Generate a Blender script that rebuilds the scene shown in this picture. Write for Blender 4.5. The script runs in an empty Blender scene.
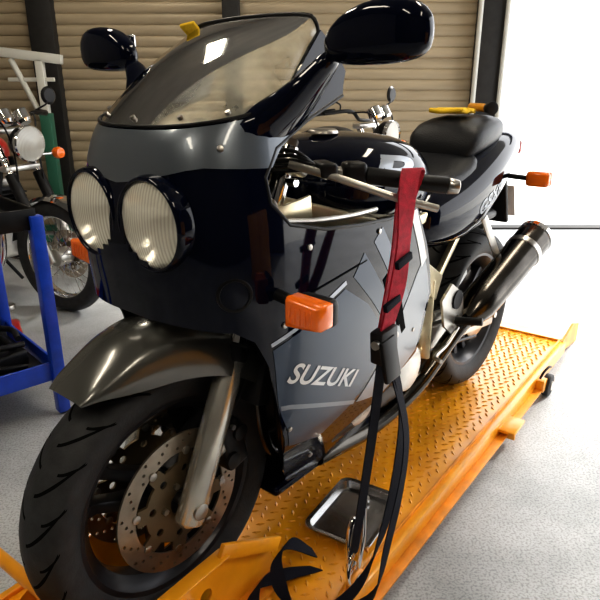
import bpy, bmesh, math, random
from mathutils import Vector, Matrix
from mathutils.bvhtree import BVHTree
random.seed(4)
pi=math.pi
scene=bpy.context.scene
COL=scene.collection
# ------------------------------------------------------------------ materials
def mat(name,col,rough=.5,metal=0.,coat=0.,noise=0.,nscale=20.,bump=0.,bscale=60.,trans=0.,emit=0.,spec=.5,stretch=None):
    m=bpy.data.materials.new(name); m.use_nodes=True
    nt=m.node_tree; b=nt.nodes['Principled BSDF']
    b.inputs['Base Color'].default_value=(*col,1)
    b.inputs['Roughness'].default_value=rough
    b.inputs['Metallic'].default_value=metal
    b.inputs['Coat Weight'].default_value=coat
    b.inputs['Coat Roughness'].default_value=.03
    b.inputs['Transmission Weight'].default_value=trans
    b.inputs['Specular IOR Level'].default_value=spec
    if emit>0:
        b.inputs['Emission Color'].default_value=(*col,1); b.inputs['Emission Strength'].default_value=emit
    tc=nt.nodes.new('ShaderNodeTexCoord'); src=tc.outputs['Object']
    if stretch:
        mp=nt.nodes.new('ShaderNodeMapping'); mp.inputs['Scale'].default_value=stretch
        nt.links.new(src,mp.inputs['Vector']); src=mp.outputs['Vector']
    if noise>0:
        n=nt.nodes.new('ShaderNodeTexNoise'); n.inputs['Scale'].default_value=nscale; n.inputs['Detail'].default_value=6
        r=nt.nodes.new('ShaderNodeValToRGB')
        r.color_ramp.elements[0].position=.3; r.color_ramp.elements[1].position=.7
        r.color_ramp.elements[0].color=(*[c*(1-noise) for c in col],1)
        r.color_ramp.elements[1].color=(*[min(1,c*(1+noise)) for c in col],1)
        nt.links.new(src,n.inputs['Vector']); nt.links.new(n.outputs['Fac'],r.inputs['Fac']); nt.links.new(r.outputs['Color'],b.inputs['Base Color'])
    if bump>0:
        n2=nt.nodes.new('ShaderNodeTexNoise'); n2.inputs['Scale'].default_value=bscale; n2.inputs['Detail'].default_value=4
        bp=nt.nodes.new('ShaderNodeBump'); bp.inputs['Strength'].default_value=bump; bp.inputs['Distance'].default_value=.01
        nt.links.new(src,n2.inputs['Vector']); nt.links.new(n2.outputs['Fac'],bp.inputs['Height']); nt.links.new(bp.outputs['Normal'],b.inputs['Normal'])
    return m
M={}
M['black']=mat('gloss_black_paint',(.0015,.003,.012),.06,0,0,spec=.30)
M['slate']=mat('slate_metallic_paint',(.036,.056,.092),.32,.2,.2,spec=.3)
M['grey']=mat('grey_metallic_paint',(.125,.145,.17),.32,.45,.45)
M['slash']=mat('dark_grey_paint',(.085,.105,.14),.34,.3,.2)
M['fender']=mat('fender_metallic_paint',(.10,.10,.092),.24,.45,.5)
M['lgrey']=mat('light_grey_paint',(.24,.27,.31),.35,.25,.2)
M['stripe']=mat('silver_stripe_paint',(.42,.46,.52),.35,.3,.3)
M['white']=mat('white_paint',(.85,.85,.85),.3)
M['plastic']=mat('black_plastic',(.008,.008,.009),.42,noise=.3,spec=.3)
M['rubber']=mat('tyre_rubber',(.030,.031,.033),.6,noise=.25,nscale=30,bump=.1,bscale=200,spec=.35)
M['groove']=mat('tyre_groove',(.003,.003,.003),.9,spec=.1)
M['alu']=mat('cast_aluminium',(.58,.56,.52),.35,.9,noise=.15,nscale=15)
M['forkalu']=mat('fork_aluminium',(.66,.65,.60),.26,.75,noise=.1)
M['frame']=mat('frame_aluminium',(.76,.67,.46),.30,.85,noise=.12)
M['chrome']=mat('chrome',(.85,.85,.85),.08,1.)
M['reflector']=mat('headlight_reflector',(1,.98,.90),.22,.5)
M['steel']=mat('brushed_steel',(.45,.43,.40),.3,1.,noise=.15,nscale=40)
M['rotor']=mat('brake_rotor_steel',(.36,.31,.25),.3,.85,noise=.15,nscale=25)
M['bronze']=mat('rotor_carrier',(.17,.13,.08),.38,.7)
M['engine']=mat('engine_black',(.018,.018,.020),.4,.3,noise=.3,spec=.35)
M['rim']=mat('rim_dark',(.035,.035,.04),.3,.5)
M['exh']=mat('exhaust_dark_metal',(.085,.078,.070),.2,1.,noise=.4,nscale=9)
M['yellow']=mat('lift_yellow_paint',(.92,.37,.014),.28,.0,.3,noise=.2,nscale=7,bump=.05,bscale=40)
M['yellow_d']=mat('lift_yellow_worn',(.76,.29,.018),.42,.0,noise=.3,nscale=12)
M['orange']=mat('amber_lens',(1.,.20,.012),.1,0,.8)
M['red']=mat('red_webbing',(.45,.008,.03),.75,bump=.3,bscale=500,noise=.3,nscale=80)
M['web']=mat('black_webbing',(.008,.009,.018),.8,bump=.3,bscale=500,spec=.2)
M['seat']=mat('seat_vinyl',(.010,.011,.014),.4,bump=.2,bscale=250,spec=.35)
M['blue']=mat('blue_paint',(.012,.07,.55),.35,0,.3,noise=.15)
M['dkgreen']=mat('green_paint',(.03,.14,.09),.5)
M['cream']=mat('cream_paint',(.65,.65,.60),.5)
M['redp']=mat('red_paint',(.5,.02,.015),.3,0,.5)
M['orangep']=mat('orange_paint',(.75,.14,.02),.4)
M['cloth']=mat('yellow_cloth',(.95,.60,.03),.9,bump=.3,bscale=90)
M['brakered']=mat('red_lens',(.35,.01,.01),.15,0,.5)
M['post']=mat('post_dark_steel',(.016,.015,.014),.6,noise=.3)
M['tan']=mat('roller_door_tan',(.42,.345,.235),.45,.1,noise=.15,nscale=2.5,stretch=(.6,1,6))
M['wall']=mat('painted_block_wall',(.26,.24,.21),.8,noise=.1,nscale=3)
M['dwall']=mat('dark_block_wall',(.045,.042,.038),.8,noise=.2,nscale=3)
M['ceil']=mat('ceiling_panel',(.22,.21,.19),.8,noise=.1,nscale=3)
M['tray']=mat('tray_steel',(.55,.55,.55),.25,1.,noise=.1)
M['gauge']=mat('gauge_face',(.02,.02,.02),.1,0,1.)
M['card']=mat('cardboard',(.35,.22,.11),.85,noise=.15)
def concrete():
    m=bpy.data.materials.new('concrete_floor'); m.use_nodes=True; nt=m.node_tree; b=nt.nodes['Principled BSDF']
    tc=nt.nodes.new('ShaderNodeTexCoord')
    n1=nt.nodes.new('ShaderNodeTexNoise'); n1.inputs['Scale'].default_value=2.2; n1.inputs['Detail'].default_value=9; n1.inputs['Roughness'].default_value=.65
    n2=nt.nodes.new('ShaderNodeTexNoise'); n2.inputs['Scale'].default_value=150; n2.inputs['Detail'].default_value=3
    r1=nt.nodes.new('ShaderNodeValToRGB'); e=r1.color_ramp.elements
    e[0].position=.32; e[0].color=(.32,.34,.36,1); e[1].position=.62; e[1].color=(.55,.57,.60,1)
    r2=nt.nodes.new('ShaderNodeValToRGB'); e=r2.color_ramp.elements
    e[0].position=.36; e[0].color=(.62,.62,.62,1); e[1].position=.54; e[1].color=(1.0,1.0,1.0,1)
    mx=nt.nodes.new('ShaderNodeMix'); mx.data_type='RGBA'; mx.blend_type='MULTIPLY'; mx.inputs[0].default_value=1
    L=nt.links.new
    L(tc.outputs['Object'],n1.inputs['Vector']); L(tc.outputs['Object'],n2.inputs['Vector'])
    L(n1.outputs['Fac'],r1.inputs['Fac']); L(n2.outputs['Fac'],r2.inputs['Fac'])
    L(r1.outputs['Color'],mx.inputs[6]); L(r2.outputs['Color'],mx.inputs[7]); L(mx.outputs[2],b.inputs['Base Color'])
    b.inputs['Roughness'].default_value=.38
    return m
M['concrete']=concrete()
def screenmat():
    m=bpy.data.materials.new('clear_windscreen'); m.use_nodes=True; nt=m.node_tree
    for n in list(nt.nodes): nt.nodes.remove(n)
    o=nt.nodes.new('ShaderNodeOutputMaterial'); t=nt.nodes.new('ShaderNodeBsdfTransparent'); t.inputs[0].default_value=(.98,.96,.88,1)
    g=nt.nodes.new('ShaderNodeBsdfGlossy'); g.inputs['Roughness'].default_value=.05
    d=nt.nodes.new('ShaderNodeBsdfTranslucent'); d.inputs[0].default_value=(1,.95,.78,1)
    d2=nt.nodes.new('ShaderNodeBsdfDiffuse'); d2.inputs[0].default_value=(1,.96,.80,1)
    md=nt.nodes.new('ShaderNodeMixShader'); md.inputs[0].default_value=.8
    lw=nt.nodes.new('ShaderNodeFresnel'); lw.inputs[0].default_value=1.15
    tc=nt.nodes.new('ShaderNodeTexCoord'); n=nt.nodes.new('ShaderNodeTexNoise'); n.inputs['Scale'].default_value=9; n.inputs['Detail'].default_value=7
    r=nt.nodes.new('ShaderNodeMapRange'); r.inputs[1].default_value=.38; r.inputs[2].default_value=.72; r.inputs[3].default_value=.20; r.inputs[4].default_value=.62
    m1=nt.nodes.new('ShaderNodeMixShader'); m2=nt.nodes.new('ShaderNodeMixShader'); L=nt.links.new
    L(d.outputs[0],md.inputs[1]); L(d2.outputs[0],md.inputs[2])
    L(tc.outputs['Object'],n.inputs['Vector']); L(n.outputs['Fac'],r.inputs[0]); L(r.outputs[0],m1.inputs[0]); L(t.outputs[0],m1.inputs[1]); L(md.outputs[0],m1.inputs[2])
    L(lw.outputs[0],m2.inputs[0]); L(m1.outputs[0],m2.inputs[1]); L(g.outputs[0],m2.inputs[2]); L(m2.outputs[0],o.inputs[0])
    return m
M['screen']=screenmat()
def lensmat():
    m=bpy.data.materials.new('fluted_headlight_glass'); m.use_nodes=True; nt=m.node_tree
    for n in list(nt.nodes): nt.nodes.remove(n)
    o=nt.nodes.new('ShaderNodeOutputMaterial'); t=nt.nodes.new('ShaderNodeBsdfTransparent'); t.inputs[0].default_value=(1,1,.98,1)
    g=nt.nodes.new('ShaderNodeBsdfGlossy'); g.inputs['Roughness'].default_value=.1; g.inputs[0].default_value=(1,1,1,1)
    d=nt.nodes.new('ShaderNodeBsdfDiffuse'); d.inputs[0].default_value=(1.0,.97,.86,1)
    tc=nt.nodes.new('ShaderNodeTexCoord'); w=nt.nodes.new('ShaderNodeTexWave'); w.bands_direction='Y'; w.inputs['Scale'].default_value=45; w.inputs['Distortion'].default_value=.0
    bp=nt.nodes.new('ShaderNodeBump'); bp.inputs['Strength'].default_value=.4; bp.inputs['Distance'].default_value=.002
    r=nt.nodes.new('ShaderNodeMapRange'); r.inputs[3].default_value=.32; r.inputs[4].default_value=.52
    m1=nt.nodes.new('ShaderNodeMixShader'); m2=nt.nodes.new('ShaderNodeMixShader'); m2.inputs[0].default_value=.12; L=nt.links.new
    L(tc.outputs['Object'],w.inputs['Vector']); L(w.outputs['Fac'],bp.inputs['Height']); L(bp.outputs[0],g.inputs['Normal'])
    L(w.outputs['Fac'],r.inputs[0]); L(r.outputs[0],m1.inputs[0]); L(t.outputs[0],m1.inputs[1]); L(d.outputs[0],m1.inputs[2])
    L(m1.outputs[0],m2.inputs[1]); L(g.outputs[0],m2.inputs[2]); L(m2.outputs[0],o.inputs[0])
    return m
M['lens']=lensmat()
# ------------------------------------------------------------------ helpers
def empty(name,loc=(0,0,0),rz=0):
    o=bpy.data.objects.new(name,None); COL.objects.link(o); o.location=loc; o.rotation_euler=(0,0,rz); o.empty_display_size=.1
    return o
def obj(name,verts,faces,m,parent=None,smooth=True,angle=40,mods=()):
    me=bpy.data.meshes.new(name); me.from_pydata([tuple(v) for v in verts],[],faces); me.update()
    return mobj(name,me,m,parent,smooth,angle,mods)
def mobj(name,me,m,parent=None,smooth=True,angle=40,mods=()):
    o=bpy.data.objects.new(name,me); COL.objects.link(o)
    if m is not None: me.materials.append(M[m] if isinstance(m,str) else m)
    if parent: o.parent=parent
    for k in mods:
        if k[0]=='bevel':
            b=o.modifiers.new('b','BEVEL'); b.width=k[1]; b.segments=k[2] if len(k)>2 else 2; b.limit_method='ANGLE'; b.angle_limit=math.radians(30)
        if k[0]=='sub': b=o.modifiers.new('s','SUBSURF'); b.levels=k[1]; b.render_levels=k[1]
        if k[0]=='solid': b=o.modifiers.new('so','SOLIDIFY'); b.thickness=k[1]; b.offset=k[2] if len(k)>2 else -1
    if smooth:
        for p in me.polygons: p.use_smooth=True
        if angle<180:
            e=o.modifiers.new('e','EDGE_SPLIT'); e.split_angle=math.radians(angle)
    return o
def box(name,c,s,m,parent=None,rot=None,bev=.003,seg=2,taper=None):
    x,y,z=[k/2 for k in s]
    t=taper or (1,1)
    vs=[Vector((sx*x*(t[0] if sz>0 else 1),sy*y*(t[1] if sz>0 else 1),sz*z)) for sx in(-1,1) for sy in(-1,1) for sz in(-1,1)]
    fs=[(0,1,3,2),(4,6,7,5),(0,4,5,1),(2,3,7,6),(0,2,6,4),(1,5,7,3)]
    if rot is not None:
        R=rot if isinstance(rot,Matrix) else (Matrix.Rotation(rot[2],3,'Z')@Matrix.Rotation(rot[1],3,'Y')@Matrix.Rotation(rot[0],3,'X'))
        vs=[R@v for v in vs]
    vs=[v+Vector(c) for v in vs]
    return obj(name,vs,fs,m,parent,mods=[('bevel',min(bev,min(s)*.45),seg)] if bev>0 else [],angle=35)
def frame_of(d):
    d=d.normalized(); up=Vector((0,0,1)) if abs(d.z)<.9 else Vector((1,0,0))
    a=d.cross(up).normalized(); b=a.cross(d).normalized(); return a,b
def cyl(name,p1,p2,r,m,parent=None,r2=None,n=24,bev=0.,hollow=False):
    p1=Vector(p1);p2=Vector(p2); a,b=frame_of(p2-p1); r2=r if r2 is None else r2
    vs=[];fs=[]
    for p,rr in((p1,r),(p2,r2)):
        for i in range(n):
            t=2*pi*i/n; vs.append(p+a*math.cos(t)*rr+b*math.sin(t)*rr)
    for i in range(n):
        j=(i+1)%n; fs.append((i,j,n+j,n+i))
    fs.append(tuple(range(n))[::-1]); 
    if not hollow: fs.append(tuple(range(n,2*n)))
    return obj(name,vs,fs,m,parent,mods=[('bevel',bev,2)] if bev>0 else [])
def lathe(name,prof,m,parent=None,c=(0,0,0),axis=(0,1,0),n=64,closed=False,angle=35,cap=False):
    c=Vector(c);ax=Vector(axis).normalized(); a,b=frame_of(ax); vs=[];fs=[];k=len(prof)
    for i in range(n):
        t=2*pi*i/n; u=a*math.cos(t)+b*math.sin(t)
        for r,h in prof: vs.append(c+u*r+ax*h)
    for i in range(n):
        j=(i+1)%n
        for q in range(k if closed else k-1):
            w=(q+1)%k; fs.append((i*k+q,i*k+w,j*k+w,j*k+q))
    me=bpy.data.meshes.new(name); me.from_pydata([tuple(v) for v in vs],[],fs)
    bm=bmesh.new(); bm.from_mesh(me); bmesh.ops.remove_doubles(bm,verts=bm.verts,dist=1e-6); bmesh.ops.recalc_face_normals(bm,faces=bm.faces); bm.to_mesh(me); bm.free()
    return mobj(name,me,m,parent,angle=angle)
def cr(pts,n=8):
    P=[Vector(p) for p in pts]; out=[]
    for i in range(len(P)-1):
        p0=P[i-1] if i>0 else P[i]*2-P[i+1]; p1=P[i];p2=P[i+1]; p3=P[i+2] if i+2<len(P) else P[i+1]*2-P[i]
        for k in range(n):
            t=k/n; out.append(.5*((2*p1)+(-p0+p2)*t+(2*p0-5*p1+4*p2-p3)*t*t+(-p0+3*p1-3*p2+p3)*t**3))
    out.append(P[-1]); return out
def tube(name,pts,r,m,parent=None,smooth=True,cyclic=False,res=6):
    cu=bpy.data.curves.new(name,'CURVE'); cu.dimensions='3D'; cu.bevel_depth=r; cu.bevel_resolution=res; cu.use_fill_caps=True
    P=cr(pts) if (smooth and len(pts)>2) else [Vector(p) for p in pts]
    s=cu.splines.new('POLY'); s.points.add(len(P)-1)
    for q,p in zip(s.points,P): q.co=(*p,1)
    s.use_cyclic_u=cyclic; s.use_smooth=True
    o=bpy.data.objects.new(name,cu); COL.objects.link(o); cu.materials.append(M[m])
    if parent: o.parent=parent
    return o
def circ2(r,n=64,cx=0,cy=0): return [(cx+r*math.cos(2*pi*i/n),cy+r*math.sin(2*pi*i/n)) for i in range(n)]
def plate(name,outl,th,m,parent,c,ex,ey):
    cu=bpy.data.curves.new(name,'CURVE'); cu.dimensions='2D'; cu.fill_mode='BOTH'; cu.extrude=th/2
    for o_ in outl:
        s=cu.splines.new('POLY'); s.points.add(len(o_)-1)
        for q,p in zip(s.points,o_): q.co=(p[0],p[1],0,1)
        s.use_cyclic_u=True
    o=bpy.data.objects.new(name,cu); COL.objects.link(o); cu.materials.append(M[m]); 
    ex=Vector(ex).normalized(); ey=Vector(ey).normalized(); ez=ex.cross(ey)
    mt=Matrix((ex,ey,ez)).transposed().to_4x4(); mt.translation=Vector(c)
    if parent: o.parent=parent
    o.matrix_local=mt
    return o
def loft(name,secs,m,parent=None,n=28,axis='x',sub=1,cap=True):
    vs=[];fs=[]
    for (x,yc,zc,w,h,e) in secs:
        for i in range(n):
            t=2*pi*i/n; c_,s_=math.cos(t),math.sin(t)
            py=math.copysign(abs(c_)**(2/e),c_)*w; pz=math.copysign(abs(s_)**(2/e),s_)*h
            v=(x,yc+py,zc+pz)
            if axis=='y': v=(yc+py,x,zc+pz)
            if axis=='z': v=(yc+py,zc+pz,x)
            vs.append(v)
    for k in range(len(secs)-1):
        for i in range(n):
            j=(i+1)%n; fs.append((k*n+i,k*n+j,(k+1)*n+j,(k+1)*n+i))
    if cap: fs.append(tuple(range(n))); fs.append(tuple(range((len(secs)-1)*n,len(secs)*n)))
    me=bpy.data.meshes.new(name); me.from_pydata(vs,[],fs)
    bm=bmesh.new(); bm.from_mesh(me); bmesh.ops.recalc_face_normals(bm,faces=bm.faces); bm.to_mesh(me); bm.free()
    return mobj(name,me,m,parent,angle=60,mods=[('sub',sub)] if sub else [])
def ribbon(name,pts,wdir,width,m,parent,th=.002,n=8):
    P=cr(pts,n); W=cr([Vector(w) for w in wdir],n) if len(wdir)==len(pts) else [Vector(wdir[0])]*len(P)
    vs=[];fs=[]
    for p,w in zip(P,W):
        w=w.normalized()*width/2; vs+= [p-w,p+w]
    for i in range(len(P)-1): fs.append((2*i,2*i+1,2*i+3,2*i+2))
    return obj(name,vs,fs,m,parent,mods=[('solid',th,0)],angle=60)
def interp(tab,z):
    if z<=tab[0][0]: return tab[0][1:]
    if z>=tab[-1][0]: return tab[-1][1:]
    for i in range(len(tab)-1):
        if tab[i][0]<=z<=tab[i+1][0]: break
    p1=tab[i];p2=tab[i+1];h=p2[0]-p1[0];t=(z-p1[0])/h
    out=[]
    for k in range(1,len(p1)):
        d=(p2[k]-p1[k])/h
        m1=d if i==0 else .5*(d+(p1[k]-tab[i-1][k])/(p1[0]-tab[i-1][0]))
        m2=d if i+2>=len(tab) else .5*(d+(tab[i+2][k]-p2[k])/(tab[i+2][0]-p2[0]))
        out.append((2*t**3-3*t*t+1)*p1[k]+(t**3-2*t*t+t)*h*m1+(-2*t**3+3*t*t)*p2[k]+(t**3-t*t)*h*m2)
    return out
# ================================================================== SPORT MOTORCYCLE
BX,BY=-.302,1.09
HD=math.atan2(-.77,-.64)
bike=empty('sport_motorcycle',(BX,BY,0.003),HD)
def tyre_prof(R,hw,rr):
    pts=[(rr,-hw*.72),(rr+.012,-hw*.86),(rr+(R-rr)*.45,-hw*1.0),(rr+(R-rr)*.68,-hw*.97),(rr+(R-rr)*.85,-hw*.74),(rr+(R-rr)*.96,-hw*.38),(R,0)]
    full=pts+[(r,-h) for r,h in pts[-2::-1]]
    P=cr([Vector((r,h,0)) for r,h in full],5); return [(p.x,p.y) for p in P]
def wheel(pre,c,R,hw,rr,parent):
    pr=tyre_prof(R,hw,rr)
    lathe(pre+'_tyre',pr+[(rr-.003,hw*.6),(rr-.003,-hw*.6)],'rubber',parent,c,n=120,closed=True,angle=50)
    top=[p for p in pr if p[0]>rr+(R-rr)*.55]
    tp=[Vector((p[0],p[1],0)) for p in top]
    def surf(w,th):
        f=(w+1)/2*(len(tp)-1); i=min(int(f),len(tp)-2); p=tp[i].lerp(tp[i+1],f-i)
        r=p.x+.0006; return Vector((c[0]+r*math.cos(th),c[1]+p.y,c[2]+r*math.sin(th)))
    vs=[];fs=[]
    N=20
    for k in range(N):
        for sg in(-1,1):
            for (w0,w1,off,sw,gw) in((.06,.88,0,.30,.008),(.42,.93,.17,.13,.006)):
                th0=2*pi*k/N+(pi/N if sg>0 else 0)+off; b0=len(vs); n=14
                for i in range(n+1):
                    t=i/n; w=w0+(w1-w0)*t; th=th0+sw*(t**1.5)*1.0
                    g=gw*(1-.5*abs(2*t-1))/R*.6+.003
                    vs.append(surf(sg*w,th-g)); vs.append(surf(sg*w,th+g))
                for i in range(n): fs.append((b0+2*i,b0+2*i+1,b0+2*i+3,b0+2*i+2))
    obj(pre+'_tread_grooves',vs,fs,'groove',parent)
    h=hw*.78
    lathe(pre+'_rim',[(rr+.004,-h),(rr-.006,-h+.003),(rr-.012,-h+.012),(rr-.03,-h*.4),(rr-.033,0),(rr-.03,h*.4),(rr-.012,h-.012),(rr-.006,h-.003),(rr+.004,h),(rr-.002,h*.9),(rr-.012,0),(rr-.002,-h*.9)],'rim',parent,c,n=96,closed=True)
    cyl(pre+'_hub',(c[0],c[1]-.05,c[2]),(c[0],c[1]+.05,c[2]),.042,'rim',parent,bev=.004)
    for k in range(3):
        t=2*pi*k/3+.5; d=Vector((math.cos(t),0,math.sin(t))); e=Vector((-math.sin(t),0,math.cos(t)))
        for sg in(-1,1):
            vs=[]
            for (r,w,yy,off) in((.03,.016,.030,.02),(.09,.013,.022,.028),(rr-.055,.012,.018,.034),(rr-.02,.016,.026,.042)):
                for a_,b_ in((-1,-1),(1,-1),(1,1),(-1,1)):
                    vs.append(Vector(c)+d*r+e*(sg*off+a_*w)+Vector((0,b_*yy,0)))
            fs=[]
            for q in range(3):
                for i in range(4): j=(i+1)%4; fs.append((q*4+i,q*4+j,q*4+4+j,q*4+4+i))
            fs+=[(0,1,2,3),(12,13,14,15)]
            obj(pre+'_spoke_%d'%(k*2+(sg>0)),vs,fs,'rim',parent,mods=[('bevel',.004,2)])
def disc(pre,c,r,ri,parent,sg):
    outl=[circ2(r,96),circ2(ri,96)]
    nh=16
    for k in range(nh):
        for q in range(3):
            t=2*pi*(k+q*.28)/nh; rad=ri+(r-ri)*(.25+.27*q); outl.append(circ2(.0036,12,rad*math.cos(t),rad*math.sin(t)))
    plate(pre+'_rotor',outl,.005,'rotor',parent,c,(1,0,0),(0,0,1))
    out=[];n=120
    for i in range(n):
        t=2*pi*i/n; ph=(t*8/(2*pi))%1; rr=(ri-.002) if ph<.45 else ri-.024
        out.append((rr*math.cos(t),rr*math.sin(t)))
    hol=[circ2(.03,40)]
    for k in range(8):
        t=2*pi*(k+.22)/8; hol.append(circ2(.0085,14,.075*math.cos(t),.075*math.sin(t)))
    plate(pre+'_carrier',[out]+hol,.006,'bronze',parent,(c[0],c[1]+sg*.001,c[2]),(1,0,0),(0,0,1))
    for k in range(8):
        t=2*pi*(k+.22)/8; p=Vector((c[0]+(ri-.001)*math.cos(t),c[1],c[2]+(ri-.001)*math.sin(t)))
        cyl(pre+'_bobbin_%d'%k,p-Vector((0,.006,0)),p+Vector((0,.006,0)),.009,'steel',parent,n=14,bev=.001)
    for k in range(5):
        t=2*pi*k/5; p=Vector((c[0]+.046*math.cos(t),c[1],c[2]+.046*math.sin(t)))
        cyl(pre+'_bolt_%d'%k,p,p+Vector((0,sg*.011,0)),.007,'steel',parent,n=6)
wheel('front',(0,0,.30),.30,.062,.216,bike)
wheel('rear',(-1.44,0,.31),.31,.085,.216,bike)
for sg in(-1,1): disc('front_disc_%s'%('l' if sg>0 else 'r'),(0,sg*.068,.30),.156,.115,bike,sg)
disc('rear_disc',(-1.44,-.075,.31),.12,.085,bike,-1)
cyl('front_axle',(0,-.125,.30),(0,.128,.30),.011,'steel',bike)
# forks
ft=math.tan(math.radians(24))
def fk(z,off=0): return -(z-.30)*ft-off
for sg in(-1,1):
    n='l' if sg>0 else 'r'; y=sg*.104
    cyl('fork_lower_'+n,(fk(.27),y,.27),(fk(.60),y,.60),.029,'forkalu',bike,bev=.004)
    lathe('fork_seal_'+n,[(.0,0),(.032,0),(.034,.01),(.032,.03),(.024,.036),(0,.036)],'plastic',bike,(fk(.59),y,.59),(-math.sin(math.radians(24)),0,math.cos(math.radians(24))),n=32)
    cyl('fork_tube_'+n,(fk(.55),y,.55),(fk(1.0),y,1.0),.0215,'chrome',bike)
    cyl('fork_cap_'+n,(fk(1.0),y,1.0),(fk(1.015),y,1.015),.018,'steel',bike,n=6)
    box('fork_foot_'+n,(0.0,y,.295),(.055,.045,.075),'forkalu',bike,rot=(0,-.42,0),bev=.014,seg=4)
    cyl('axle_cap_'+n,(0,y+sg*.02,.30),(0,y+sg*.03,.30),.018,'steel',bike,n=24,bev=.002)
    box('caliper_'+n,(-.125,sg*.078,.385),(.062,.062,.12),'engine',bike,rot=(0,.25,0),bev=.012,seg=3)
    for k in(-1,1):
        p=Vector((-.125-.012*k,sg*.109,.385+k*.03)); cyl('caliper_piston_%s_%d'%(n,k+1),p,p+Vector((0,sg*.007,0)),.019,'engine',bike,n=20,bev=.002)
        p=Vector((-.095-.02*k,sg*.108,.385+k*.052)); cyl('caliper_bolt_%s_%d'%(n,k+1),p,p+Vector((0,sg*.008,0)),.006,'steel',bike,n=6)
    box('caliper_bracket_'+n,(-.075,sg*.098,.40),(.07,.016,.05),'forkalu',bike,rot=(0,.3,0),bev=.004)
    tube('brake_hose_'+n,[(-.13,sg*.085,.45),(-.17,sg*.10,.53),(-.15,sg*.10,.62),(-.20,sg*.06,.75),(-.26,sg*.05,.9)],.005,'plastic',bike)
for z,t in((.76,.035),(.965,.028)):
    box('triple_clamp_%d'%int(z*100),(fk(z),0,z),(.075,.27,t),'alu',bike,rot=(0,-.42,0),bev=.012,seg=3)
# fender
FT=[(58,.352,.10,.052),(62,.358,.30,.064),(69,.368,.75,.076),(78,.382,1.2,.087),(90,.391,1.45,.100),(102,.392,1.5,.116),(114,.387,1.45,.130),(126,.376,1.35,.134),(138,.362,1.1,.126),(146,.352,.8,.115)]
vs=[];fs=[]
sec=[(0,0),(.3,.002),(.55,.007),(.75,.014),(.9,.025),(.98,.040),(1.0,.055),(1.0,.07)]
full=[(-y,d) for y,d in sec[::-1]]+sec[1:]
nth=44
for i in range(nth+1):
    th=58+(146-58)*i/nth; R,dep,hw=interp(FT,th)
    for y,d in full:
        r=R-(d*dep); t=math.radians(th)
        vs.append((r*math.cos(t),y*hw,.30+r*math.sin(t)))
k=len(full)
for i in range(nth):
    for j in range(k-1): fs.append((i*k+j,i*k+j+1,(i+1)*k+j+1,(i+1)*k+j))
obj('front_fender',vs,fs,'fender',bike,mods=[('sub',1),('solid',.003,0)],angle=70)
# ---------------- fairing surface
TAB=[(.20,-.02,.15,.125),(.30,.0,.15,.175),(.40,.0,.16,.212),(.55,.02,.18,.235),(.65,.03,.20,.245),(.72,.035,.205,.25),(.80,.042,.21,.25),(.89,.042,.21,.245),(.97,.03,.20,.228),(1.05,.0,.18,.205),(1.12,-.09,.10,.195),(1.22,-.15,.10,.185)]
MM=.8
def S(s,z):
    aN,D,W=interp(TAB,z); sg=1 if s>=0 else -1; s=abs(s)
    if s<1:
        f=s*pi/2; return Vector((aN-D*(1-max(math.cos(f),0)**MM),sg*W*math.sin(f)**MM,z))
    x=(s-1)*.3
    return Vector((aN-D-x,sg*W*(1-.13*(x/.6)**2),z))
def s_of(a,z):
    aN,D,W=interp(TAB,z)
    if a<=aN-D: return 1+(aN-D-a)/.3
    x=min(max((aN-a)/D,0),1); return math.acos((1-x)**(1/MM))/(pi/2)
def Nrm(s,z):
    e=.01; s0=max(s-e,0.0); d1=S(s+e,z)-S(s0,z); d2=S(s,z+e)-S(s,z-e); return d1.cross(d2).normalized()
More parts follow.
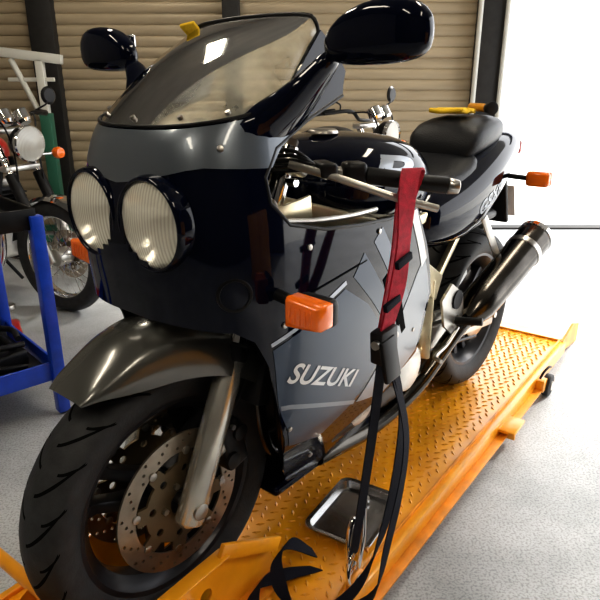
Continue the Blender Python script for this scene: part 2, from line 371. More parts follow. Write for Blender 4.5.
def conform(name,poly,m,off=0.,mirror=True,ss=.03,sz=.012,solid=0,hole=None):
    P=[]
    for p in poly:
        if p[0]=='s': P.append((p[1],p[2]))
        else: P.append((s_of(p[0],p[1]),p[1]))
    bm=bmesh.new(); V=[bm.verts.new((x,y,0)) for x,y in P]; bm.faces.new(V); bmesh.ops.triangulate(bm,faces=bm.faces[:])
    x0=min(p[0] for p in P);x1=max(p[0] for p in P);y0=min(p[1] for p in P);y1=max(p[1] for p in P)
    def cuts(lo,hi,st):
        out=[];i=math.floor(lo/st)+1
        while i*st<hi-1e-5: out.append(i*st); i+=1
        return out
    for x in cuts(x0,x1,ss):
        if x>1 and (round(x/ss)%2): continue
        bmesh.ops.bisect_plane(bm,geom=bm.verts[:]+bm.edges[:]+bm.faces[:],plane_co=(x,0,0),plane_no=(1,0,0))
    for y in cuts(y0,y1,sz):
        bmesh.ops.bisect_plane(bm,geom=bm.verts[:]+bm.edges[:]+bm.faces[:],plane_co=(0,y,0),plane_no=(0,1,0))
    bm.verts.ensure_lookup_table()
    bmesh.ops.dissolve_degenerate(bm,dist=1e-5,edges=bm.edges[:])
    bmesh.ops.join_triangles(bm,faces=bm.faces[:],angle_face_threshold=3.2,angle_shape_threshold=3.2)
    bm.verts.index_update()
    vs=[];fs=[]
    flat=[(v.co.x,v.co.y) for v in bm.verts]; F=[[v.index for v in f.verts] for f in bm.faces]
    bm.free()
    for sg in ((1,-1) if mirror else (1,)):
        b0=len(vs)
        for s,z in flat:
            p=S(s,z)
            if off: p=p+Nrm(s,z)*off
            vs.append((p.x,sg*p.y,p.z))
        for f in F:
            g=[i+b0 for i in f]; fs.append(g if sg<0 else g[::-1])
    if hole:
        def inh(f):
            c=sum((Vector(vs[i]) for i in f),Vector())/len(f)
            return c.x>-.08 and any((abs(c.y)-hy)**2+(c.z-hz)**2<hr*hr for hy,hz,hr in hole)
        fs=[f for f in fs if not inh(f)]
    me=bpy.data.meshes.new(name); me.from_pydata(vs,[],fs)
    b=bmesh.new(); b.from_mesh(me); bmesh.ops.remove_doubles(b,verts=b.verts,dist=2e-5)
    bmesh.ops.delete(b,geom=[v for v in b.verts if not v.link_faces],context='VERTS')
    bmesh.ops.recalc_face_normals(b,faces=b.faces); b.to_mesh(me); b.free()
    return mobj(name,me,m,bike,angle=45,mods=[('solid',solid,-1)] if solid else [])
zt=lambda s:1.05+.035*s*s
HL=(.087,.893,.076)
top=[('s',k/8,zt(k/8)) for k in range(9)]
side=[(-.25,1.155),(-.31,1.215),(-.355,1.185),(-.385,1.145),(-.37,1.10),(-.25,1.058),(-.15,1.015),(-.112,.97),(-.112,.927),(-.15,.885),(-.25,.86),(-.37,.847),(-.5,.838),(-.64,.845),(-.71,.74),(-.79,.58),(-.765,.40),(-.70,.24),(-.60,.205),(-.35,.20),(-.25,.24),(-.17,.38),(-.125,.53),(-.10,.62),(-.07,.68),('s',.6,.703),('s',.3,.712),('s',0,.715)]
conform('fairing_shell',top+side,'black',solid=.004,hole=[(HL[0],HL[1],HL[2]-.004)])
opn=[(-.37,1.10),(-.25,1.058),(-.15,1.015),(-.112,.97),(-.112,.927),(-.15,.885),(-.25,.86),(-.37,.847),(-.5,.838),(-.64,.845)]
for sg in(1,-1):
    pts=[]
    for i in range(len(opn)-1):
        for q in range(6):
            a=opn[i][0]+(opn[i+1][0]-opn[i][0])*q/6; z=opn[i][1]+(opn[i+1][1]-opn[i][1])*q/6
            p=S(s_of(a,z),z); pts.append((p.x,sg*(p.y-.002),p.z))
    tube('fairing_edge_bead_'+('l' if sg>0 else 'r'),pts,.004,'plastic',bike,smooth=False)
up=[('s',k/8,zt(k/8)-.004) for k in range(9)]
lo=[(-.165,1.018),(-.13,.985),('s',.72,.987),('s',.5,.990),('s',.4,.986),('s',.2,.972),('s',0,.958)]
conform('paint_nose_band',up+[(-.24,1.135),(-.25,1.075)]+lo,'grey',off=.0012)
conform('paint_slate_panel',[(-.105,.655),(-.32,.722),(-.42,.66),(-.56,.52),(-.42,.40),(-.30,.36),(-.18,.40),(-.130,.52)],'slate',off=.0012)
conform('paint_light_panel',[(-.575,.52),(-.66,.66),(-.70,.71),(-.775,.585),(-.75,.42),(-.60,.34),(-.44,.39)],'lgrey',off=.0012)
conform('paint_stripe_upper',[(-.10,.670),(-.32,.740),(-.325,.731),(-.102,.662)],'stripe',off=.0014)
conform('paint_stripe_lower',[(-.134,.522),(-.43,.402),(-.425,.392),(-.137,.510)],'lgrey',off=.0016)
conform('paint_grey_slash',[(-.43,.80),(-.465,.828),(-.63,.62),(-.60,.585)],'slash',off=.0012)
conform('paint_slate_slash',[(-.35,.74),(-.39,.785),(-.58,.56),(-.565,.535)],'slate',off=.0013)
conform('paint_white_slash',[(-.60,.838),(-.635,.84),(-.715,.70),(-.69,.68)],'white',off=.0014)
for i in range(4):
    a0=-.48-.030*i; z0=.70-.030*i
    conform('side_vent_%d'%i,[(a0,z0),(a0-.02,z0+.012),(a0-.075,z0-.085),(a0-.055,z0-.095)],'groove',off=.002)
conform('fairing_panel_joint',[(-.16,.742),(-.40,.768),(-.40,.765),(-.16,.739)],'groove',off=.0018)
for i,(a,z) in enumerate([(-.13,.70),(-.2,.835),(-.45,.82),(-.6,.80),(-.70,.5),(-.6,.3),(-.3,.3),(-.17,.45),(-.28,.70),(-.05,1.02)]):
    s=s_of(a,z)
    for sg in(1,-1):
        p=S(s*sg,z); n=Nrm(s,z); n=Vector((n.x,n.y*sg,n.z)); cyl('fastener_%d_%s'%(i,'l' if sg>0 else 'r'),p,p+n*.004,.006,'steel',bike,n=12,bev=.001)
def side_surf(o,off=.0015):
    # projects decal points sideways onto an already built body part
    bpy.context.view_layer.update(); dg=bpy.context.evaluated_depsgraph_get(); me=o.evaluated_get(dg).to_mesh()
    T=BVHTree.FromPolygons([v.co.copy() for v in me.vertices],[tuple(p.vertices) for p in me.polygons])
    def f(a,z):
        h=T.ray_cast(Vector((a,1,z)),Vector((0,-1,0)))
        return (h[0]+Vector((0,off,0))) if h[0] else Vector((a,.1,z))
    return f
def text_on(name,body,a0,z0,ang,width,height,m,off=.002,surf=None,shear=.25):
    cu=bpy.data.curves.new(name,'FONT'); cu.body=body; cu.size=1; cu.shear=shear; cu.offset=.022
    o=bpy.data.objects.new(name+'_tmp',cu); COL.objects.link(o); bpy.context.view_layer.update()
    dg=bpy.context.evaluated_depsgraph_get(); me=bpy.data.meshes.new_from_object(o.evaluated_get(dg)); bpy.data.objects.remove(o)
    b=bmesh.new(); b.from_mesh(me); bmesh.ops.triangulate(b,faces=b.faces[:])
    for _ in range(2): bmesh.ops.subdivide_edges(b,edges=[e for e in b.edges if e.calc_length()>.12],cuts=1); bmesh.ops.triangulate(b,faces=b.faces[:])
    xs=[v.co.x for v in b.verts];ys=[v.co.y for v in b.verts]; x0,x1,y0,y1=min(xs),max(xs),min(ys),max(ys)
    for v in b.verts:
        x=(v.co.x-x0)/(x1-x0)*width; y=(v.co.y-y0)/(y1-y0)*height
        a=a0-(x*math.cos(ang)-y*math.sin(ang)); z=z0+(x*math.sin(ang)+y*math.cos(ang))
        if surf: v.co=surf(a,z)
        else:
            s=s_of(a,z); v.co=S(s,z)+Nrm(s,z)*off
    b.to_mesh(me); b.free(); me.name=name
    return mobj(name,me,m,bike,smooth=False)
text_on('fairing_lettering','SUZUKI',-.142,.572,-.43,.285,.044,'white',off=.0025)
# screen
vs=[];fs=[];nu=32;nv=14
def screenP(u,v):
    b=S(u,zt(u)) if abs(u)<1 else S(u,zt(1))
    f=u*pi/2; sn=math.copysign(abs(math.sin(f))**.9,f); t=Vector((-.325+.012*(1-math.cos(f)),.168*sn,1.250-.015*(1-math.cos(f))))
    if abs(u)>.7: t.z-= (abs(u)-.7)**2*.25; t.x-=(abs(u)-.7)**2*.12
    return b.lerp(t,v)+Vector((.45,0,.9))*.022*math.sin(pi*v)*math.cos(f*.9)
for i in range(nu+1):
    for j in range(nv+1): vs.append(screenP(-1+2*i/nu,j/nv))
for i in range(nu):
    for j in range(nv): q=i*(nv+1)+j; fs.append((q,q+1,q+nv+2,q+nv+1))
obj('windscreen',vs,fs,'screen',bike,angle=180)
edge=[screenP(-1,j/10) for j in range(11)]+[screenP(-1+2*i/24,1) for i in range(1,25)]+[screenP(1,1-j/10) for j in range(1,11)]
tube('windscreen_edge_trim',edge,.0045,'plastic',bike,smooth=False)
tube('windscreen_base_seal',[screenP(-1+2*i/24,0)+Vector((.002,0,.002)) for i in range(25)],.003,'plastic',bike,smooth=False)
for i in range(7):
    p=screenP(-.9+1.8*i/6,.05); cyl('screen_screw_%d'%i,p,p+Vector((.003,0,.005)),.005,'steel',bike,n=12)
tp=screenP(-.86,.95)
box('masking_tape_tab',tp+Vector((.006,0,.008)),(.045,.036,.008),'cloth',bike,rot=(.2,-.5,.3),bev=.003)
# inner dash
box('instrument_panel',(-.22,0,.99),(.05,.23,.10),'plastic',bike,rot=(0,-.9,0),bev=.02,seg=3)
for k,y in enumerate((-.07,.0,.07)): lathe('gauge_%d'%k,[(0,.012),(.03,.012),(.034,.012),(.036,0)],'gauge',bike,(-.245,y,1.025),(-.6,0,.75),n=32)
box('inner_cowl',(-.125,0,.90),(.03,.34,.24),'plastic',bike,bev=.02)
# headlights
for sg in(1,-1):
    n='l' if sg>0 else 'r'
    f=.03*sg; ax=Vector((math.cos(f),math.sin(f),-.02)).normalized(); r=HL[2]
    c=Vector((.038,sg*HL[0],HL[1]))
    lathe('headlight_reflector_'+n,[(.008,-.05),(.02,-.049),(.035,-.043),(.05,-.032),(.062,-.02),(.073,-.004)],'reflector',bike,c,ax,n=48,angle=80)
    lathe('headlight_bulb_'+n,[(0,.0),(.008,-.002),(.011,-.012),(.011,-.05),(0,-.05)],'steel',bike,c-ax*.005,ax,n=24)
    lathe('headlight_lens_'+n,[(0,.014),(.02,.013),(.04,.010),(.058,.005),(.070,.0),(.0765,-.004)],'lens',bike,c,ax,n=64,angle=180)
    lathe('headlight_bezel_'+n,[(.0755,-.01),(.0758,.0),(.0775,.003),(.080,.003),(.083,-.002),(.085,-.010),(.085,-.03)],'black',bike,c,ax,n=72,angle=80)
    p=S(sg*.62,.775); nn=Nrm(.62,.775); nn=Vector((nn.x,nn.y*sg,nn.z))
    lathe('air_duct_'+n,[(.0,-.012),(.022,-.010),(.027,.002),(.031,.001),(.033,-.004)],'plastic',bike,p,nn,n=32)
    # turn signals
    c0=Vector((-.10,sg*.335,.755))
    cyl('turn_signal_stem_'+n,(-.115,sg*.235,.765),(-.11,sg*.31,.757),.012,'plastic',bike,r2=.010)
    box('turn_signal_body_'+n,c0+Vector((-.018,0,0)),(.03,.076,.052),'plastic',bike,bev=.012,seg=4)
    lv=[]
    for x_,sc in((-.010,1.0),(.022,1.0),(.032,.86)):
        for yy,zz in((-.038,-.028),(.040,-.020),(.040,.024),(-.038,.028)): lv.append(c0+Vector((x_,sg*yy*sc,zz*sc)))
    lf=[]
    for q in range(2):
        for i in range(4): j=(i+1)%4; lf.append((q*4+i,q*4+j,q*4+4+j,q*4+4+i))
    lf+=[(3,2,1,0),(8,9,10,11)]
    obj('turn_signal_lens_'+n,lv,lf,'orange',bike,mods=[('bevel',.004,3)],angle=35)
    for q in range(5): box('turn_signal_flute_%s_%d'%(n,q),c0+Vector((.0325,(q-2)*.011,0)),(.003,.004,.030),'orange',bike,bev=.001,seg=1)
    # mirror
    loft('mirror_housing_'+n,[(sg*.268,-.22,1.180,.012,.014,2.2),(sg*.285,-.22,1.184,.024,.030,2.5),(sg*.32,-.222,1.192,.034,.044,2.6),(sg*.37,-.224,1.198,.036,.049,2.8),(sg*.42,-.222,1.198,.033,.047,2.8),(sg*.452,-.222,1.195,.022,.034,2.6),(sg*.462,-.222,1.193,.008,.016,2.2)],'black',bike,axis='y')
    box('mirror_glass_'+n,(-.2545,sg*.365,1.197),(.006,.115,.062),'chrome',bike,bev=.003)
    P=[(Vector((-.16,sg*.185,1.055)),.075,.03),(Vector((-.20,sg*.215,1.09)),.055,.024),(Vector((-.22,sg*.25,1.135)),.032,.016),(Vector((-.222,sg*.285,1.17)),.022,.013)]
    vs=[];fs=[]
    for p,w,t in P:
        for i in range(16):
            q=2*pi*i/16; vs.append(p+Vector((math.cos(q)*w,math.sin(q)*t*.7*sg,-math.sin(q)*t)))
    for q in range(3):
        for i in range(16): j=(i+1)%16; fs.append((q*16+i,q*16+j,q*16+16+j,q*16+16+i))
    fs+=[tuple(range(16)),tuple(range(48,64))]
    obj('mirror_arm_'+n,vs,fs,'black',bike,mods=[('sub',1)],angle=60)
    # bars
    p0=Vector((fk(.97),sg*.12,.965)); p1=Vector((-.50,sg*.37,.925))
    cyl('clip_on_bar_'+n,p0,p1,.011,'steel',bike)
    g0=p0.lerp(p1,.48); cyl('grip_'+n,g0,p1,.0175,'plastic',bike,bev=.003)
    cyl('bar_end_'+n,p1,p1+(p1-p0).normalized()*.025,.0175,'steel',bike,r2=.014,bev=.003)
    box('bar_clamp_'+n,p0,(.06,.06,.035),'alu',bike,rot=(0,-.42,0),bev=.012,seg=3)
    box('switchgear_'+n,p0.lerp(p1,.40),(.05,.045,.05),'plastic',bike,rot=(0,0,sg*-.6),bev=.012,seg=3)
    tube('control_lever_'+n,[p0.lerp(p1,.10)+Vector((.055,0,.012)),p0.lerp(p1,.45)+Vector((.075,0,.0)),p0.lerp(p1,.8)+Vector((.085,0,-.02)),p0.lerp(p1,1.05)+Vector((.07,0,-.035))],.008,'alu',bike)
    box('master_cylinder_'+n,p0.lerp(p1,.28)+Vector((.035,0,.008)),(.035,.075,.03),'engine',bike,rot=(0,0,sg*-.6),bev=.008,seg=3)
    tube('fairing_stay_'+n,[(-.26,sg*.08,.90),(-.20,sg*.16,.905),(-.16,sg*.20,.90)],.007,'alu',bike)
    cyl('pinch_bolt_%s'%n,(fk(.93),sg*.13,.935),(fk(.93),sg*.15,.935),.009,'chrome',bike,n=6)
    box('side_bracket_'+n,(-.26,sg*.155,.875),(.12,.01,.05),'frame',bike,rot=(0,.12,0),bev=.003)
    tube('fairing_rail_'+n,[(-.15,sg*.205,.885),(-.25,sg*.215,.872),(-.38,sg*.21,.86),(-.5,sg*.20,.855)],.006,'alu',bike)
cyl('brake_reservoir',(-.33,-.2,.97),(-.33,-.2,1.01),.026,'plastic',bike,bev=.004)
for k in range(5):
    y=.02+.02*k; tube('control_cable_%d'%k,[(-.33,.17+.01*k,.96),(-.26,.14,1.0-.01*k),(-.22,y,.95),(-.28,y,.82),(-.4,.06,.7)],.004,'plastic',bike)
# ---------------- frame, engine
for sg in(1,-1):
    n='l' if sg>0 else 'r'
    def beam(nm,p,q,w,h,m='frame'):
        p=Vector(p);q=Vector(q);d=q-p; R=d.to_track_quat('X','Z').to_matrix()
        box(nm,(p+q)/2,(d.length,w,h),m,bike,rot=R,bev=.006)
    beam('frame_spar_'+n,(-.28,sg*.07,.87),(-.50,sg*.19,.80),.035,.07)
    beam('frame_spar_rear_'+n,(-.48,sg*.19,.80),(-.90,sg*.16,.56),.035,.08)
    beam('frame_pivot_'+n,(-.88,sg*.15,.60),(-.90,sg*.14,.34),.04,.08)
    beam('subframe_upper_'+n,(-.72,sg*.13,.76),(-1.40,sg*.11,.80),.022,.03)
    beam('subframe_strut_'+n,(-.90,sg*.15,.55),(-1.22,sg*.12,.78),.02,.025)
    beam('swingarm_'+n,(-.88,sg*.12,.38),(-1.44,sg*.125,.31),.035,.075,'alu')
    beam('swingarm_brace_'+n,(-.98,sg*.12,.43),(-1.30,sg*.125,.40),.02,.03,'alu')
    plate('rearset_plate_'+n,[[(-.02,.10),(.06,.05),(.09,-.06),(.03,-.09),(-.05,-.03),(-.08,.06)],circ2(.014,16,.0,.03),circ2(.016,16,.03,-.03)],.008,'alu',bike,(-.98,sg*.185,.46),(-1,0,0),(0,0,1))
    cyl('footpeg_'+n,(-1.0,sg*.19,.43),(-1.02,sg*.27,.44),.013,'plastic',bike,bev=.003)
    cyl('heel_guard_'+n,(-1.0,sg*.188,.5),(-1.0,sg*.194,.5),.03,'engine',bike,n=24)
    tube('shift_pedal_'+n,[(-1.0,sg*.2,.41),(-.92,sg*.205,.38),(-.84,sg*.21,.37),(-.82,sg*.24,.37)],.006,'steel',bike)
    tube('exhaust_link_'+n,[(-.42,sg*.10,.20),(-.65,sg*.12,.19),(-.85,sg*.15,.25),(-1.0,sg*.18,.37),(-1.10,sg*.20,.43)],.026,'exh',bike)
    p=Vector((-1.06,sg*.195,.415)); q=Vector((-1.50,sg*.245,.625)); ax=(q-p)
    L=ax.length
    lathe('muffler_'+n,[(.026,0),(.03,.0),(.045,.03),(.057,.07),(.060,.12),(.061,L-.05),(.060,L-.02),(.054,L-.004),(.046,L),(.044,L-.01),(.03,L-.02),(.024,L-.015),(.022,L-.06),(0,L-.06)],'exh',bike,p,ax,n=48)
    lathe('muffler_band_'+n,[(.061,0),(.0635,.002),(.0635,.022),(.061,.024)],'steel',bike,p+ax.normalized()*(L*.75),ax,n=48)
    lathe('muffler_end_band_'+n,[(.060,0),(.0635,.002),(.0635,.018),(.060,.02)],'chrome',bike,p+ax.normalized()*(L-.03),ax,n=48)
    beam('muffler_hanger_'+n,(-1.20,sg*.165,.72),(-1.30,sg*.19,.56),.006,.03,'alu')
    cyl('rear_signal_stem_'+n,(-1.48,sg*.09,.82),(-1.49,sg*.19,.815),.009,'plastic',bike)
    box('rear_signal_body_'+n,(-1.485,sg*.225,.815),(.03,.08,.052),'orange',bike,bev=.012,seg=3)
    box('rear_signal_lens_'+n,(-1.512,sg*.225,.815),(.035,.078,.05),'orange',bike,bev=.01,seg=3)
box('engine_crankcase',(-.58,0,.38),(.42,.34,.24),'engine',bike,bev=.04,seg=4)
box('engine_cylinder_block',(-.46,0,.58),(.22,.36,.22),'engine',bike,rot=(0,-.25,0),bev=.015)
for k in range(9): box('cooling_fin_%d'%k,(-.435-.005*k,0,.50+.022*k),(.25,.39,.005),'steel',bike,rot=(0,-.25,0),bev=.001)
box('cylinder_head',(-.50,0,.71),(.24,.38,.08),'alu',bike,rot=(0,-.25,0),bev=.02,seg=3)
for sg in(1,-1): cyl('crankcase_cover_%s'%('l' if sg>0 else 'r'),(-.52,sg*.13,.36),(-.52,sg*.17,.36),.085,'alu',bike,bev=.012,n=40)
cyl('sprocket_cover',(-.74,.14,.36),(-.74,.185,.36),.07,'alu',bike,bev=.012,n=32)
box('oil_cooler',(-.21,0,.60),(.04,.30,.26),'engine',bike,rot=(0,-.3,0),bev=.006)
for k in range(13): box('oil_cooler_fin_%d'%k,(-.185-.006*k,0,.49+.018*k),(.02,.28,.003),'steel',bike,rot=(0,-.3,0),bev=0)
for k,y in enumerate((-.135,-.05,.05,.135)):
    tube('exhaust_header_%d'%k,[(-.36,y,.66),(-.27,y,.60),(-.25,y,.45),(-.29,y*.9,.26),(-.42,y*.6,.20),(-.6,y*.8,.19)],.021,'exh',bike)
for k,y in enumerate((-.12,-.04,.04,.12)):
    cyl('carburettor_%d'%k,(-.60,y,.70),(-.70,y,.74),.03,'alu',bike,bev=.004)
cyl('steering_head',(fk(.73),0,.73),(fk(.98),0,.98),.035,'frame',bike,bev=.004)
box('airbox',(-.72,0,.76),(.28,.22,.12),'plastic',bike,bev=.03,seg=3)
box('belly_pan',(-.46,0,.185),(.42,.22,.03),'black',bike,bev=.012,seg=3)
lathe('rear_sprocket',[(.05,-.003),(.10,-.003),(.105,0),(.10,.003),(.05,.003)],'steel',bike,(-1.44,.078,.31),n=44,closed=True)
tube('drive_chain',[(-.78,.078,.40),(-1.44,.078,.415)],.007,'engine',bike,smooth=False)
tube('drive_chain_lower',[(-.78,.078,.33),(-1.44,.078,.205)],.007,'engine',bike,smooth=False)
cyl('rear_axle',(-1.44,-.15,.31),(-1.44,.15,.31),.012,'steel',bike)
cyl('shock_absorber',(-1.0,0,.36),(-.92,0,.68),.035,'engine',bike)
# tank, seat, tail
tank=loft('fuel_tank',[(-.40,0,.87,.07,.04,2.4),(-.43,0,.885,.14,.075,2.6),(-.50,0,.895,.185,.105,2.7),(-.60,0,.895,.205,.118,2.8),(-.72,0,.89,.20,.118,2.8),(-.82,0,.875,.165,.105,2.6),(-.90,0,.855,.125,.085,2.4),(-.95,0,.84,.08,.05,2.2)],'black',bike,n=36)
lathe('fuel_cap',[(0,.01),(.03,.01),(.036,.006),(.038,0)],'steel',bike,(-.56,0,1.010),(0,0,1),n=32)
text_on('tank_lettering','R',-.50,.905,-.1,.17,.070,'stripe',surf=side_surf(tank))
loft('rider_seat',[(-.90,0,.835,.08,.025,2.6),(-.96,0,.835,.125,.04,2.8),(-1.08,0,.84,.145,.045,2.8),(-1.18,0,.87,.14,.05,2.8),(-1.22,0,.90,.12,.04,2.6)],'seat',bike)
loft('pillion_seat',[(-1.16,0,.905,.09,.03,2.6),(-1.18,0,.945,.125,.06,2.8),(-1.28,0,.965,.13,.06,3),(-1.42,0,.98,.115,.05,3),(-1.50,0,.985,.08,.03,2.6)],'seat',bike)
tail=loft('tail_fairing',[(-.82,0,.74,.11,.05,2.5),(-.87,0,.745,.155,.085,2.8),(-1.0,0,.745,.175,.105,3),(-1.15,0,.77,.18,.125,3),(-1.30,0,.82,.17,.115,3),(-1.45,0,.87,.145,.095,2.8),(-1.60,0,.915,.11,.065,2.6),(-1.70,0,.935,.07,.035,2.4)],'black',bike,n=36)
text_on('tail_lettering','GSXR',-1.14,.735,.28,.20,.040,'lgrey',surf=side_surf(tail))
box('tail_light',(-1.69,0,.90),(.03,.16,.05),'brakered',bike,bev=.01,seg=3)
box('rear_mudguard',(-1.60,0,.74),(.02,.16,.26),'plastic',bike,rot=(0,.35,0),bev=.008)
box('number_plate',(-1.66,0,.70),(.004,.18,.13),'white',bike,rot=(0,.35,0),bev=.001)
loft('rear_hugger',[(-1.15,0,.62,.07,.03,2.4),(-1.3,0,.665,.09,.03,2.6),(-1.45,0,.68,.09,.03,2.6),(-1.6,0,.66,.07,.02,2.4)],'plastic',bike)
Mb=Matrix.Translation((BX,BY,.003))@Matrix.Rotation(HD,4,'Z')
def bw(a,l,z): return Mb@Vector((a,l,z))
cl=empty('cleaning_cloth')
vs=[];fs=[];n=16
for i in range(n+1):
    for j in range(n+1):
        u=-1+2*i/n;v=-1+2*j/n; vs.append(bw(-1.29+u*.05,-.02+v*.06,1.041+.003*math.sin(u*6+v*3)))
for i in range(n):
    for j in range(n): q=i*(n+1)+j; fs.append((q,q+1,q+n+2,q+n+1))
obj('cloth_sheet',vs,fs,'cloth',cl,mods=[('solid',.012,0)],angle=180)
tr=empty('inspection_torch'); tr.location=bw(-1.42,.02,1.048); tr.rotation_euler=(0,0,HD+.9)
cyl('torch_body',(-.07,0,0),(.05,0,0),.014,'yellow',tr,bev=.002); cyl('torch_head',(.05,0,0),(.085,0,0),.016,'plastic',tr,r2=.022,bev=.002)
# ================================================================== RATCHET STRAP
strap=empty('ratchet_strap',(BX,BY,0.003),HD)
ribbon('red_sleeve_front',[(-.425,.325,.93),(-.435,.328,.957),(-.405,.338,.962),(-.375,.350,.925),(-.35,.362,.84),(-.33,.366,.75),(-.305,.360,.66)],[(.6,-.7,0),(.6,-.6,0),(.8,-.5,0),(1,-.35,0),(1,-.05,0),(1,-.2,0),(1,0,.1)],.044,'red',strap,.004)
ribbon('red_sleeve_back',[(-.425,.325,.93),(-.41,.325,.89),(-.375,.335,.80),(-.312,.350,.66)],[(.6,-.7,0),(.8,-.4,0),(1,-.1,0),(1,0,.1)],.042,'red',strap,.004)
for k,z in enumerate((.80,.72)): box('sleeve_keeper_%d'%k,(-.342+.03*k,.369-.003*k,z),(.052,.010,.016),'web',strap,rot=(0,.25,0),bev=.002)
box('ratchet_frame',(-.303,.358,.635),(.06,.03,.07),'engine',strap,rot=(0,.1,0),bev=.005)
box('ratchet_handle',(-.295,.378,.61),(.052,.012,.09),'plastic',strap,rot=(.15,.1,0),bev=.005)
cyl('ratchet_spindle',(-.34,.36,.645),(-.262,.362,.645),.009,'steel',strap)
ribbon('strap_tensioned',[(-.30,.358,.61),(-.292,.345,.4),(-.285,.328,.2),(-.28,.318,.10)],[(1,.0,0)],.036,'web',strap,.0025)
ribbon('strap_slack',[(-.312,.366,.62),(-.345,.38,.50),(-.37,.37,.34),(-.34,.36,.16),(-.25,.35,.05),(-.12,.30,.012),(-.06,.22,.02),(-.12,.165,.035),(-.20,.18,.02),(-.27,.22,.012)],[(1,.2,0),(1,.3,0),(1,0,.1),(1,0,.3),(.6,.8,.2),(.2,1,0),(-.6,.8,0),(-1,.0,0.3),(-.4,-1,.2),(.3,-1,0)],.034,'web',strap,.0025)
ribbon('strap_tail',[(-.315,.368,.60),(-.345,.40,.40),(-.32,.385,.15),(-.25,.38,.03),(-.14,.27,.015),(-.18,.17,.05),(-.25,.15,.06),(-.30,.19,.02)],[(1,.3,0),(1,.2,0),(1,0,0),(.8,.5,0),(.2,1,0),(-1,.3,.2),(-1,-.3,.3),(-.5,-1,0)],.034,'web',strap,.0025)
tube('strap_hook',[(-.28,.318,.11),(-.262,.32,.09),(-.262,.32,.04),(-.285,.318,.012),(-.305,.318,.03)],.006,'chrome',strap)
tube('strap_hook_spare',[(-.31,.30,.17),(-.295,.305,.185),(-.28,.305,.15),(-.285,.30,.06),(-.30,.295,.015),(-.325,.295,.04)],.006,'chrome',strap)
tube('strap_hook_latch',[(-.33,.31,.20),(-.325,.315,.12),(-.315,.31,.03)],.006,'chrome',strap)
# ================================================================== LIFT
LA=math.radians(2.9)
lp=bw(-.25,0,0); lift=empty('motorcycle_lift_table',(lp.x,lp.y,0),HD+LA)
FZ=-.10
box('deck_plate',(-.55,0,-.008),(2.60,.62,.014),'yellow',lift,bev=.002)
vs=[];fs=[]
i=0
x=-1.83
while x<.72:
    y=-.29+(.018 if i%2 else 0); j=0
    while y<.295:
        an=pi/4 if (i+j)%2 else -pi/4
        c,s=math.cos(an),math.sin(an); b0=len(vs)
        for px,py,pz in((-.0135,0,0),(0,-.0048,0),(.0135,0,0),(0,.0048,0),(-.005,0,.004),(.005,0,.004)):
            vs.append((x+px*c-py*s,y+px*s+py*c,-.001+pz))
        fs+=[(b0,b0+1,b0+5,b0+4),(b0+1,b0+2,b0+5),(b0+2,b0+3,b0+5),(b0+3,b0,b0+4,b0+5),]
        y+=.030; j+=1
    x+=.030; i+=1
obj('deck_diamond_tread',vs,fs,'yellow',lift,smooth=False)
for sg in(1,-1):
    n='l' if sg>0 else 'r'
    box('side_rail_'+n,(-.55,sg*.322,-.028),(2.60,.03,.056),'yellow',lift,bev=.004)
    box('side_lip_'+n,(-.55,sg*.309,.004),(2.60,.006,.012),'yellow_d',lift,bev=.001)
    box('rail_angle_'+n,(-.40,sg*.348,-.052),(2.0,.035,.006),'yellow_d',lift,bev=.001)
    box('caster_bracket_'+n,(-1.42,sg*.350,-.035),(.05,.04,.05),'yellow',lift,bev=.004)
    cyl('caster_wheel_'+n,(-1.47,sg*.352,-.052),(-1.47,sg*.382,-.052),.047,'rubber',lift,bev=.006,n=32)
    cyl('caster_hub_'+n,(-1.47,sg*.382,-.052),(-1.47,sg*.386,-.052),.02,'steel',lift,n=20)
    tube('lock_pin_'+n,[(-1.40,sg*.35,.0),(-1.40,sg*.36,.03),(-1.43,sg*.37,.045),(-1.46,sg*.37,.035)],.005,'plastic',lift)
    box('tie_down_bracket_'+n,(-1.02,sg*.362,-.03),(.12,.065,.012),'yellow',lift,bev=.003)
    box('tie_down_gusset_'+n,(-1.0,sg*.362,-.048),(.012,.05,.045),'yellow',lift,bev=.002)
    tube('anchor_eye_'+n,[(-.055,sg*.318,.0),(-.055,sg*.318,.025),(-.03,sg*.318,.035),(-.005,sg*.318,.025),(-.005,sg*.318,.0)],.007,'yellow_d',lift)
    obj('ramp_gusset_'+n,[(-1.84,sg*.325,-.05),(-2.14,sg*.325,-.095),(-2.14,sg*.325,.0),(-2.02,sg*.325,.035),(-1.84,sg*.325,.002),(-1.84,sg*.315,-.05),(-2.14,sg*.315,-.095),(-2.14,sg*.315,.0),(-2.02,sg*.315,.035),(-1.84,sg*.315,.002)],[(0,1,2,3,4),(9,8,7,6,5),(0,5,6,1),(1,6,7,2),(2,7,8,3),(3,8,9,4),(4,9,5,0)],'yellow_d',lift,smooth=False)
    box('base_rail_'+n,(-.6,sg*.25,-.079),(2.3,.05,.04),'engine',lift,bev=.003)
    pts=[(-.24,.0),(-.20,.10),(-.05,.185),(.20,.185),(.34,.11),(.36,.0)]
    plate('chock_plate_'+n,[pts,circ2(.018,16,.0,.10),circ2(.018,16,.16,.10)],.006,'yellow',lift,(.27,sg*.128,.0),(1,0,0),(0,0,1))
    box('chock_flange_'+n,(.345,sg*.142,.187),(.25,.034,.006),'yellow',lift,bev=.002)
    box('chock_foot_'+n,(.30,sg*.15,.006),(.56,.05,.008),'yellow_d',lift,bev=.002)
    box('chock_arm_'+n,(.14,sg*.145,.145),(.22,.012,.035),'yellow',lift,rot=(0,-.53,0),bev=.003)
box('ramp_plate',(-1.98,0,-.035),(.29,.62,.008),'yellow',lift,rot=(0,-.28,0),bev=.002)
box('chock_front_stop',(.60,0,.15),(.02,.25,.14),'yellow',lift,rot=(0,.35,0),bev=.004)
